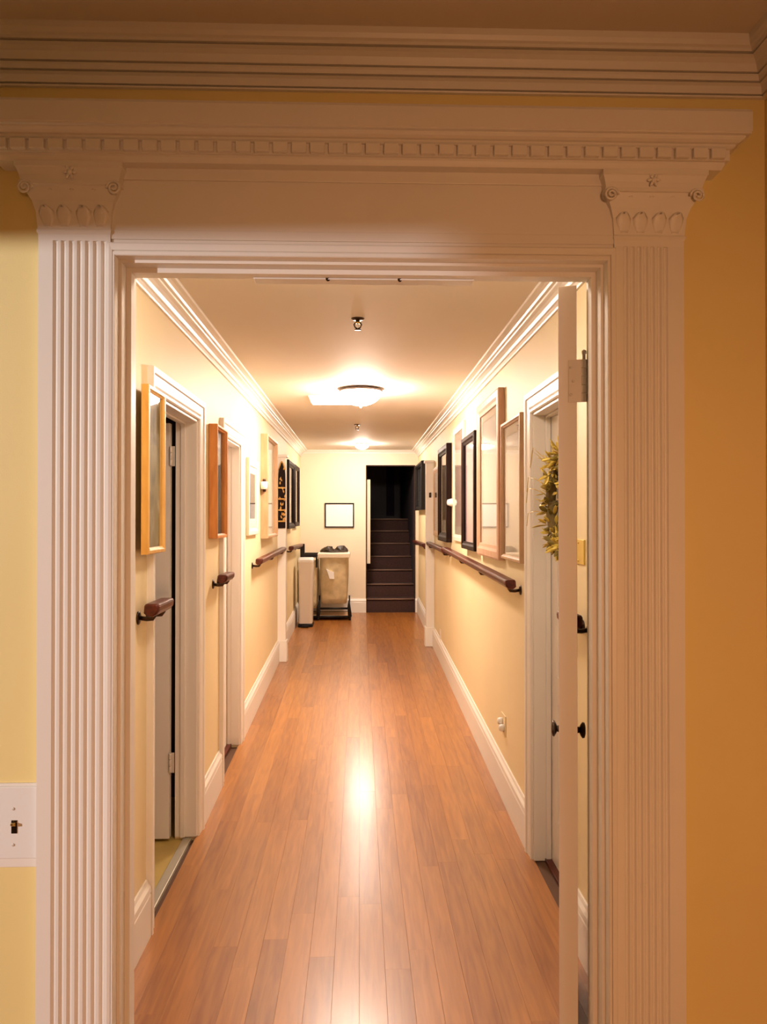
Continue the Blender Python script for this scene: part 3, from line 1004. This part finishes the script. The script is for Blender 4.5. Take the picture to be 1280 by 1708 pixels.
# east wall
picture('framed_picture', 'pale bluish print in a thin tan frame nearest the wreathed doorway', RM, 3.60, 4.09, zat(940, 3.62), zat(687, 3.62), 0.030, 0.024, 'tanwood', P['paleblue'], 0.05)
picture('framed_picture', 'tallest glazed print in a wide pinkish frame with dark outer edge', RM, 4.14, 4.90, zat(935, 4.15), zat(645, 4.15), 0.036, 0.075, 'pinkwood', P['paleblue'], 0.04)
picture('framed_picture', 'mauve print in a dark brown frame beside the tallest picture', RM, 4.98, 5.60, zat(920, 5.0), zat(717, 5.0), 0.042, 0.05, 'darkwood', P['mauve'], 0.0)
picture('framed_picture', 'faint pink print in a pale frame between two dark frames', RM, 5.68, 6.30, zat(905, 5.7), zat(700, 5.7), 0.018, 0.05, 'palewood', P['pink'], 0.05)
picture('framed_picture', 'black framed tall print with pale mount beside the round white sensor', RM, 6.52, 7.25, zat(905, 6.52), zat(738, 6.52), 0.046, 0.07, 'darkwood', P['brown'], 0.09)
picture('framed_picture', 'narrow brown framed print just before the hooked pilaster strip', RM, 7.36, 7.95, zat(895, 7.4), zat(776, 7.4), 0.020, 0.05, 'tanwood', P['brown'], 0.0)
picture('framed_picture', 'dark grey picture in a black frame beside the stair opening', RM, 9.02, 10.05, zat(850, 9.05), zat(768, 9.05), 0.06, 0.05, 'black', P['grey'], 0.0)
so = thing('round_sensor', (WALL, 6.42, zat(838, 6.42)), 'round white sensor on the wall beside a tall black frame', 'sensor')
MB().lathe([(0.034, 0.0), (0.034, 0.012), (0.030, 0.026), (0.022, 0.050), (0.0, 0.056)], (WALL, 6.42, zat(838, 6.42)), (-1, 0, 0), 24).build('housing', M['whiteplastic'], so)
MB().lathe([(0.006, 0.054), (0.005, 0.058), (0.0, 0.059)], (WALL, 6.42, zat(838, 6.42)), (-1, 0, 0), 10).build('indicator', M['bronze'], so)
hk = thing('wall_hook', (0.72, 8.07, zat(825, 8.06)), 'small dark hook screwed to the white pilaster strip', 'hook')
hx = at_y(718, 825, 8.06).x
hz = zat(825, 8.06)
MB().box(hx - 0.012, hx + 0.012, 8.07, 8.064, hz - 0.03, hz + 0.02).build('plate', M['bronze'], hk, 0.002)
MB().tube([(hx, 8.066, hz), (hx, 8.045, hz - 0.004), (hx, 8.035, hz + 0.008), (hx, 8.033, hz + 0.022)], 0.005, 8).build('prong', M['bronze'], hk)

# end wall notice
picture('framed_notice', 'white sheet in a thin black frame on the end wall above the laundry cart', end_map, at_y(542, 860, YE).x, at_y(591, 860, YE).x,
        zat(880, YE), zat(839, YE), 0.018, 0.016, 'black', M['whitepaper'], cat='notice', glass=False)

# plate on the wall behind the door
wp = thing('wall_plate', (WALL, 2.72, zat(921, 2.7)), 'yellow rectangular plate on the wall behind the open door', 'wall plate')
MB().box(WALL, WALL - 0.006, 2.655, 2.79, zat(942, 2.7), zat(900, 2.7)).build('cover', M['plate'], wp, 0.002)
for zz_ in (zat(936, 2.7), zat(906, 2.7)):
    MB().lathe([(0.004, 0), (0.003, 0.0015), (0, 0.002)], (WALL - 0.006, 2.72, zz_), (-1, 0, 0), 8).build('screw', M['brass'], wp)

# outlet
oyc = 4.17
ozc = zat(1209, oyc)
ou = thing('wall_outlet', (WALL, oyc, ozc), 'yellow wall outlet with two shiny white plugs low under the long handrail', 'outlet')
MB().box(WALL, WALL - 0.005, oyc - 0.06, oyc + 0.06, ozc - 0.055, ozc + 0.055).build('cover', M['hall'], ou, 0.002)
for dy, dz in ((0.022, 0.012), (-0.026, -0.012)):
    MB().lathe([(0.019, 0.0), (0.020, 0.012), (0.016, 0.024), (0.008, 0.028), (0.0, 0.029)], (WALL - 0.005, oyc + dy, ozc + dz), (-1, 0, 0), 16).build('plug', M['whiteplastic'], ou)
o2 = thing('wall_outlet', (WALL, 7.45, zat(1060, 7.45)), 'small faint wall outlet low beside the hooked pilaster strip', 'outlet')
z2 = zat(1058, 7.45)
MB().box(WALL, WALL - 0.005, 7.40, 7.50, z2 - 0.045, z2 + 0.045).build('cover', M['palewood'], o2, 0.002)
for dz in (-0.02, 0.02):
    MB().box(WALL - 0.005, WALL - 0.007, 7.435, 7.465, z2 + dz - 0.012, z2 + dz + 0.012).build('socket', M['whiteplastic'], o2, 0.001)

# ------------------------------------------------------------------ wreath on the recessed door
wx = WALL + 0.074
wc = Vector((wx - 0.045, 3.10, EYE + 0.075))
wr = thing('wreath', wc, 'gold leaf wreath hanging on the recessed white door', 'wreath')
RW = 0.185
ring = [wc + Vector((0.012 + random.uniform(-.006, .006), math.cos(a) * RW, math.sin(a) * RW)) for a in [2 * PI * k / 40 for k in range(41)]]
MB().tube(ring, 0.022, 8).build('vine_ring', M['vine'], wr)


def leaf_mesh(name, L, W, m_):
    mb = MB()
    rr = []
    for i in range(6):
        t_ = i / 5
        w_ = W * math.sin(PI * min(1.0, 0.08 + t_ * 0.9)) ** 0.8
        bend = 0.25 * L * t_ * t_
        rr.append([(-w_, L * t_, bend + 0.15 * w_), (0, L * t_, bend - 0.1 * w_), (w_, L * t_, bend + 0.15 * w_)])
    mb.loft(rr, close=False, caps=False, smooth=True)
    o = mb.build(name, m_, None)
    so_ = o.modifiers.new('solid', 'SOLIDIFY')
    so_.thickness = 0.0015
    return o


protos = [leaf_mesh('leaf', 0.040, 0.009, M['leaf']), leaf_mesh('leaf', 0.056, 0.007, M['leaf']), leaf_mesh('leaf', 0.040, 0.010, M['leafdark'])]
used = [False] * 3
for k in range(290):
    i = random.choices((0, 1, 2), (5, 4, 3))[0]
    o = protos[i] if not used[i] else protos[i].copy()
    if used[i]:
        COL.objects.link(o)
    used[i] = True
    a = 2 * PI * k / 290 * 7 + random.uniform(-0.1, 0.1)
    tang = Vector((0, -math.sin(a), math.cos(a)))
    rad = Vector((0, math.cos(a), math.sin(a)))
    b = random.uniform(-0.4, PI + 0.4)
    off = rad * math.cos(b) + Vector((-1, 0, 0)) * math.sin(b)
    base = wc + Vector((0.012, 0, 0)) + rad * RW + off * random.uniform(0.016, 0.034)
    d = (off * random.uniform(0.5, 1.1) + tang * random.uniform(0.2, 0.9) * (1 if k % 3 else -1) + Vector([random.uniform(-.25, .25) for _ in range(3)])).normalized()
    tip = base + d * 0.07
    if tip.x > wx - 0.004:
        d.x = min(d.x, -0.05)
        d.normalize()
    up = (off + Vector([random.uniform(-.4, .4) for _ in range(3)]))
    up = (up - d * up.dot(d)).normalized()
    xx = d.cross(up)
    R = Matrix((xx, d, up)).transposed().to_4x4()
    o.parent = wr
    o.matrix_local = Matrix.Translation(base - wc) @ R @ Matrix.Scale(random.uniform(0.75, 1.15), 4)
for q in range(2):
    y = wc.y + 0.02 + q * 0.05
    pts = [(wx - 0.006, y, wc.z + RW + 0.01), (wx - 0.03, y + 0.01, wc.z + RW + 0.06), (wx - 0.012, y + 0.006, wc.z + RW + 0.11), (wx - 0.004, y, wc.z + RW + 0.06)]
    MB().tube(pts, 0.006, 6).build('ribbon_loop', M['ribbon'], wr)
for q in range(5):
    a = random.uniform(-0.6, 0.9)
    b0 = wc + Vector((-0.01, math.cos(a) * (RW + 0.01), math.sin(a) * (RW + 0.01)))
    b1 = b0 + Vector((-0.06, 0.09 * math.cos(a), 0.07 * math.sin(a) + 0.02))
    b2 = b0 + Vector((-0.075, 0.05 * math.cos(a), 0.05 * math.sin(a) - 0.04))
    MB().tube([b0, (b0 + b1) / 2 + Vector((-0.01, 0, 0.01)), b1, b2], 0.0016, 5).build('wire_twig', M['ribbon'], wr)

# ------------------------------------------------------------------ ceiling fittings
dy_ = 5.40
dx = at_y(602, 660, dy_).x
dl = thing('ceiling_lamp', (dx, dy_, CZ), 'lit white glass dome lamp with bronze rim on corridor ceiling', 'ceiling lamp')
MB().lathe([(0.12, 0.0), (0.135, -0.004), (0.150, -0.010), (0.152, -0.020), (0.148, -0.024), (0.138, -0.022)], (dx, dy_, CZ), (0, 0, 1), 40).build('rim', M['rimgrey'], dl)
bowl = [(0.142 * math.cos(a), -0.022 - 0.095 * math.sin(a)) for a in [PI / 2 * k / 10 for k in range(11)]]
MB().lathe(bowl, (dx, dy_, CZ), (0, 0, 1), 40).build('glass_bowl', M['dome'], dl)
MB().lathe([(0.010, -0.116), (0.012, -0.120), (0.006, -0.126), (0.008, -0.132), (0.0, -0.137)], (dx, dy_, CZ), (0, 0, 1), 14).build('finial', M['nickel'], dl)

nl = thing('ceiling_lamp', (0.0, 2.25, CZ), 'lit dome lamp on corridor ceiling just inside the doorway head', 'ceiling lamp')
MB().lathe([(0.12, 0.0), (0.135, -0.004), (0.150, -0.010), (0.152, -0.020), (0.148, -0.024), (0.138, -0.022)], (0, 2.25, CZ), (0, 0, 1), 40).build('rim', M['bronze'], nl)
MB().lathe(bowl, (0, 2.25, CZ), (0, 0, 1), 40).build('glass_bowl', M['near'], nl)
MB().lathe([(0.010, -0.116), (0.012, -0.120), (0.006, -0.126), (0.008, -0.132), (0.0, -0.137)], (0, 2.25, CZ), (0, 0, 1), 14).build('finial', M['nickel'], nl)

px0, px1 = at_y(517, 664, 5.85).x, at_y(590, 664, 5.85).x
pl = thing('ceiling_light', ((px0 + px1) / 2, 5.85, CZ), 'rectangular white light panel beside the round dome lamp', 'ceiling light')
MB().box(px0, px1, 5.70, 6.02, CZ - 0.016, CZ + 0.002).build('housing', M['whiteplastic'], pl, 0.003)
MB().box(px0 + 0.012, px1 - 0.012, 5.712, 6.008, CZ - 0.022, CZ - 0.012).build('diffuser', M['panel'], pl, 0.003)

ey = 9.35
ex = at_y(604, 740, ey).x
el = thing('ceiling_lamp', (ex, ey, CZ), 'small bright ceiling lamp close to the end wall', 'ceiling lamp')
MB().lathe([(0.08, 0.0), (0.09, -0.004), (0.095, -0.012), (0.086, -0.014)], (ex, ey, CZ), (0, 0, 1), 28).build('rim', M['whiteplastic'], el)
MB().lathe([(0.085 * math.cos(a), -0.013 - 0.055 * math.sin(a)) for a in [PI / 2 * k / 8 for k in range(9)]], (ex, ey, CZ), (0, 0, 1), 28).build('glass_bowl', M['small'], el)

for px, py, yy, lab in ((597, 530, 3.50, 'brass fire sprinkler on the ceiling nearest the doorway'), (596, 706, 7.45, 'fire sprinkler on the ceiling beyond the dome lamp')):
    x = at_y(px, py, yy).x
    sk = thing('sprinkler', (x, yy, CZ), lab, 'sprinkler')
    MB().lathe([(0.030, 0.001), (0.030, -0.003), (0.024, -0.007), (0.011, -0.008)], (x, yy, CZ), (0, 0, 1), 20).build('escutcheon', M['bronze'], sk)
    MB().lathe([(0.009, -0.006), (0.009, -0.016), (0.012, -0.017), (0.012, -0.022), (0.007, -0.023)], (x, yy, CZ), (0, 0, 1), 12).build('body', M['brass'], sk)
    for s in (-1, 1):
        MB().tube([(x + s * 0.010, yy, CZ - 0.018), (x + s * 0.017, yy, CZ - 0.028), (x + s * 0.012, yy, CZ - 0.040), (x, yy, CZ - 0.047)], 0.0032, 6).build('frame_arm', M['bronze'], sk)
    MB().lathe([(0.003, -0.022), (0.003, -0.046)], (x, yy, CZ), (0, 0, 1), 8).build('bulb', M['whiteplastic'], sk)
    MB().lathe([(0.003, -0.046), (0.016, -0.049), (0.016, -0.051), (0.0, -0.052)], (x, yy, CZ), (0, 0, 1), 14).build('deflector', M['bronze'], sk)

# ------------------------------------------------------------------ stairs
RS, TR = 0.176, 0.25
z0 = zf(YE)
stairs = thing('staircase', (0.41, YE + 0.1, z0), 'brown carpeted stairs climbing beyond the end wall, darkened in colour for shade', 'staircase', kind='structure')
YS = YE + 0.06
for k in range(7):
    y = YS + k * TR
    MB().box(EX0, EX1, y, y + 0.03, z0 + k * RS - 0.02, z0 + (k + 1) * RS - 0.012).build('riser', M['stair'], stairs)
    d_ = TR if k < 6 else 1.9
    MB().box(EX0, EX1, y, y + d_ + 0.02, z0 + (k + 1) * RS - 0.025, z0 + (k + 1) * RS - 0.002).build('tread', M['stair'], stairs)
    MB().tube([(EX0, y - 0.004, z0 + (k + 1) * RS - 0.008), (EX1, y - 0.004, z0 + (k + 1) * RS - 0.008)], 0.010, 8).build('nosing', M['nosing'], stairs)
mb = MB()
mb.box(EX0 - 0.1, EX0, YE + 0.1, 13.8, 0.2, 3.4)
mb.box(EX1, EX1 + 0.1, YE + 0.1, 13.8, 0.2, 3.4)
mb.box(EX0 - 0.1, EX1 + 0.1, 13.8, 13.9, 0.2, 3.4)
mb.box(EX0 - 0.1, EX1 + 0.1, YE + 0.1, 13.9, 3.4, 3.5)
mb.box(EX0 - 0.1, EX1 + 0.1, YE + 0.1, YE + 0.12, CZ, 3.4)
tag(mb.build('wall_stairwell', M['stairwall']), 'stairwell walls beyond the end wall, coloured dark as if unlit', 'wall', kind='structure')
zl = z0 + 7 * RS
d5 = thing('door_5', (0.41, 13.79, zl), 'door at the top of the stairs, coloured dark navy for shade', 'door', kind='structure')
MB().box(EX0 + 0.02, EX1 - 0.02, 13.76, 13.80, zl, zl + 1.55).build('leaf', M['navy'], d5, 0.003)
MB().box(EX1 - 0.26, EX1 - 0.12, 13.745, 13.76, zl + 0.05, zl + 1.4).build('panel', M['purple'], d5, 0.004)
# casing of the stair opening and a pale strip coloured for the lit stair wall
mb = MB()
mb.box(EX0 - 0.004, EX0 + 0.008, YE - 0.004, YE + 0.104, z0, EZ)
mb.box(EX1 + 0.004, EX1 - 0.008, YE - 0.004, YE + 0.104, z0, EZ)
mb.box(EX0, EX1, YE - 0.004, YE + 0.104, EZ - 0.008, EZ + 0.004)
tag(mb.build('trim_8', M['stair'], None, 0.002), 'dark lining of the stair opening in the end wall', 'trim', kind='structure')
bx0, bx1 = at_y(611.5, 900, YE + 0.12).x, at_y(618, 900, YE + 0.12).x
bd = MB().box(bx0 + 0.006, bx1, YE + 0.106, YE + 0.135, zat(940, YE + 0.12), zat(800, YE + 0.12)).build('trim_9', M['mat'], None, 0.004)
tag(bd, 'pale narrow strip in the stair opening for its lit side wall', 'board', kind='structure')

# ------------------------------------------------------------------ slim bin
bin_ = None
by = 9.20
bxa, bxb = at_y(497.5, 1000, by).x, at_y(522, 1000, by).x
bz = zf(by)
bt = zat(931, by)
bin_ = thing('waste_bin', ((bxa + bxb) / 2, by + 0.12, bz), 'tall slim pale bin with white lid by the corridor wall', 'bin')


def rrect(xa, xb, ya, yb, r, z, n=4):
    pts = []
    for cx_, cy_, a0 in ((xb - r, yb - r, 0), (xa + r, yb - r, PI / 2), (xa + r, ya + r, PI), (xb - r, ya + r, 1.5 * PI)):
        for k in range(n + 1):
            a = a0 + PI / 2 * k / n
            pts.append((cx_ + r * math.cos(a), cy_ + r * math.sin(a), z))
    return pts


c_ = 0.012
MB().loft([rrect(bxa + 0.006, bxb - 0.010, by + 0.006, by + 0.26, 0.03, bz + 0.04), rrect(bxa - 0.002, bxb, by - 0.002, by + 0.27, 0.03, bt - 0.045)], smooth=False).build('body', M['binmetal'], bin_)
MB().loft([rrect(bxa - 0.006, bxb + 0.004, by - 0.006, by + 0.274, 0.03, bt - 0.046), rrect(bxa - 0.006, bxb + 0.004, by - 0.006, by + 0.274, 0.03, bt - 0.020),
           rrect(bxa + 0.004, bxb - 0.008, by + 0.01, by + 0.26, 0.03, bt)]).build('lid', M['whiteplastic'], bin_)
MB().loft([rrect(bxa - 0.004, bxb - 0.002, by - 0.012, by + 0.27, 0.03, bz + 0.001), rrect(bxa - 0.004, bxb - 0.002, by - 0.012, by + 0.27, 0.03, bz + 0.030), rrect(bxa + 0.004, bxb - 0.012, by, by + 0.26, 0.03, bz + 0.041)]).build('foot', M['black'], bin_)
MB().box((bxa + bxb) / 2 - 0.04, (bxa + bxb) / 2 + 0.04, by - 0.05, by + 0.0, bz + 0.012, bz + 0.022).build('pedal', M['black'], bin_, 0.003)

# ------------------------------------------------------------------ laundry cart: two bays, canvas bags in a black frame
ly = 9.66
lb = 10.12
lz = zf(ly)
xa, xb = at_y(531, 1000, ly).x, at_y(584, 1000, ly).x
xl = -0.735
ct = zat(921, ly)
cart = thing('laundry_cart', ((xl + xb) / 2, (ly + lb) / 2, lz), 'beige canvas laundry hamper on black wheeled frame by end wall', 'laundry hamper')


def bag(xa_, xb_, ya, yb, zt, zb, seed):
    rnd = random.Random(seed)
    rings = []
    nseg = 28
    for i in range(10):
        t_ = i / 9
        z = zb + (zt - zb) * t_
        k = 0.88 + 0.12 * t_ + 0.03 * math.sin(PI * t_)
        ring_ = []
        cx_, cy_ = (xa_ + xb_) / 2, (ya + yb) / 2
        for j in range(nseg):
            a = 2 * PI * j / nseg
            ca, sa = math.cos(a), math.sin(a)
            r = 1 / max(abs(ca), abs(sa)) ** 0.82
            wob = 1 + 0.014 * math.sin(5 * a + seed + 2 * t_) + 0.010 * math.sin(11 * a + seed * 2) * (1 - t_)
            ring_.append((cx_ + ca * r * (xb_ - xa_) / 2 * k * wob, cy_ + sa * r * (yb - ya) / 2 * k * wob, z + rnd.uniform(-0.002, 0.002)))
        rings.append(ring_)
    return MB().loft(rings, smooth=True)


bagmb = bag(xa + 0.01, xb - 0.02, ly + 0.03, lb - 0.02, ct - 0.03, lz + 0.20, 1)
b1 = bagmb.build('canvas_bag', M['bag'], cart)
b2 = bag(xl + 0.02, xa - 0.01, ly + 0.06, lb - 0.02, ct - 0.10, lz + 0.14, 4).build('canvas_bag', M['bag'], cart)
# folded rim of the nearer bay
MB().loft([[(xa + 0.01 - q, ly + 0.03 - q, z), (xb - 0.02 + q, ly + 0.03 - q, z), (xb - 0.02 + q, lb - 0.02 + q, z), (xa + 0.01 - q, lb - 0.02 + q, z)] for q, z in
           ((0.004, ct - 0.075), (0.016, ct - 0.07), (0.020, ct - 0.02), (0.012, ct - 0.010), (-0.012, ct - 0.008), (-0.014, ct - 0.03))]).build('folded_rim', M['mat'], cart, 0.006)
lbp, lbq = at_y(546, 952, ly), at_y(557, 963, ly)
mb = MB()
mb.loft([[(lbp.x - 0.012, ly + 0.012, lbp.z + 0.02), (lbp.x + 0.03, ly + 0.008, lbp.z - 0.005), (lbq.x, ly + 0.006, lbp.z - 0.02), (lbq.x + 0.005, ly + 0.006, lbq.z - 0.02), (lbp.x + 0.03, ly + 0.008, lbq.z - 0.02), (lbp.x + 0.008, ly + 0.010, lbp.z - 0.03)],
         [(lbp.x - 0.012, ly + 0.050, lbp.z + 0.02), (lbp.x + 0.03, ly + 0.050, lbp.z - 0.005), (lbq.x, ly + 0.050, lbp.z - 0.02), (lbq.x + 0.005, ly + 0.050, lbq.z - 0.02), (lbp.x + 0.03, ly + 0.050, lbq.z - 0.02), (lbp.x + 0.008, ly + 0.050, lbp.z - 0.03)]])
mb.build('cloth_label', M['whitepaper'], cart)
fr = MB()
zt = lz + 0.145
zb = lz + 0.045
fr.tube([(xa + 0.02, ly + 0.02, zt), (xb - 0.02, ly + 0.02, zt)], 0.013, 8)
for y in (ly, lb):
    fr.tube([(xl, y, zb), (xb + 0.005, y, zb)], 0.015, 8)
for x in (xl, xa, xb):
    fr.tube([(x, ly, zb), (x, lb, zb)], 0.013, 8)
for x in (xa, xb):
    fr.tube([(x, ly, zb), (x - (0.0 if x == xa else 0.012), ly + 0.01, zt + 0.02), (x - 0.012 * (1 if x == xb else -1), ly + 0.02, zt + 0.10)], [0.024, 0.02, 0.008], 8)
for x in (xl, xa - 0.006, xb - 0.012):
    fr.tube([(x, lb - 0.01, zb), (x, lb - 0.01, zt + 0.12)], 0.010, 8)
fr.build('cart_frame', M['black'], cart)
MB().box(xl + 0.01, xb - 0.01, ly + 0.02, lb - 0.01, zb - 0.006, zb + 0.008).build('shelf', M['tanwood'], cart, 0.003)
# black rim and upright of the rear bay
rm = MB()
zr = zat(926, ly)
rm.box(xl, xa - 0.012, ly + 0.03, ly + 0.055, zr - 0.028, zr + 0.014)
rm.box(xl, xa - 0.012, lb - 0.03, lb - 0.005, zr - 0.028, zr + 0.014)
rm.box(xl, xl + 0.025, ly + 0.03, lb - 0.005, zr - 0.028, zr + 0.014)
rm.box(xl, xl + 0.055, ly + 0.028, ly + 0.06, zr - 0.02, zat(907, ly))
rm.box(xa - 0.034, xa - 0.014, ly + 0.028, ly + 0.045, zat(947, ly), zr)
rm.build('bag_rim', M['black'], cart, 0.006)
for x in (xl + 0.01, xa, xb):
    for y in (ly, lb - 0.01):
        if x == xl + 0.01 and y == ly:
            pass
        mb = MB()
        mb.lathe([(0.008, -0.011), (0.021, -0.010), (0.023, -0.006), (0.023, 0.006), (0.021, 0.010), (0.008, 0.011)], (x, y, zf(y) + 0.0235), (1, 0.2, 0), 16)
        cs = mb.build('caster', M['black'], cart)
# black bag on top
rnd = random.Random(12)
rings = []
cx_, cy_ = (xa + xb) / 2 - 0.005, (ly + lb) / 2
for i in range(9):
    t_ = i / 8
    ring_ = []
    for j in range(26):
        a = 2 * PI * j / 26
        k = math.cos(t_ * PI / 2 * 0.97) ** 0.6
        h = (0.055 + 0.050 * math.sin(2.0 * a + 0.6) * 1 + 0.02 * math.sin(5 * a)) * (t_ ** 0.8)
        if t_ > 0.6:
            h *= 1 - (t_ - 0.6) * 0.9
        ring_.append((cx_ + math.cos(a) * 0.175 * (k * 0.9 + 0.1) * (1 + rnd.uniform(-.05, .05)), cy_ + math.sin(a) * 0.19 * (k * 0.9 + 0.1) * (1 + rnd.uniform(-.05, .05)), ct - 0.006 + max(0.0, h + rnd.uniform(-.008, .008) * t_)))
    rings.append(ring_)
bb = MB().loft(rings, smooth=False).build('plastic_bag', M['blackbag'])
tag(bb, 'crumpled black plastic bag lying on top of the laundry hamper', 'bag')
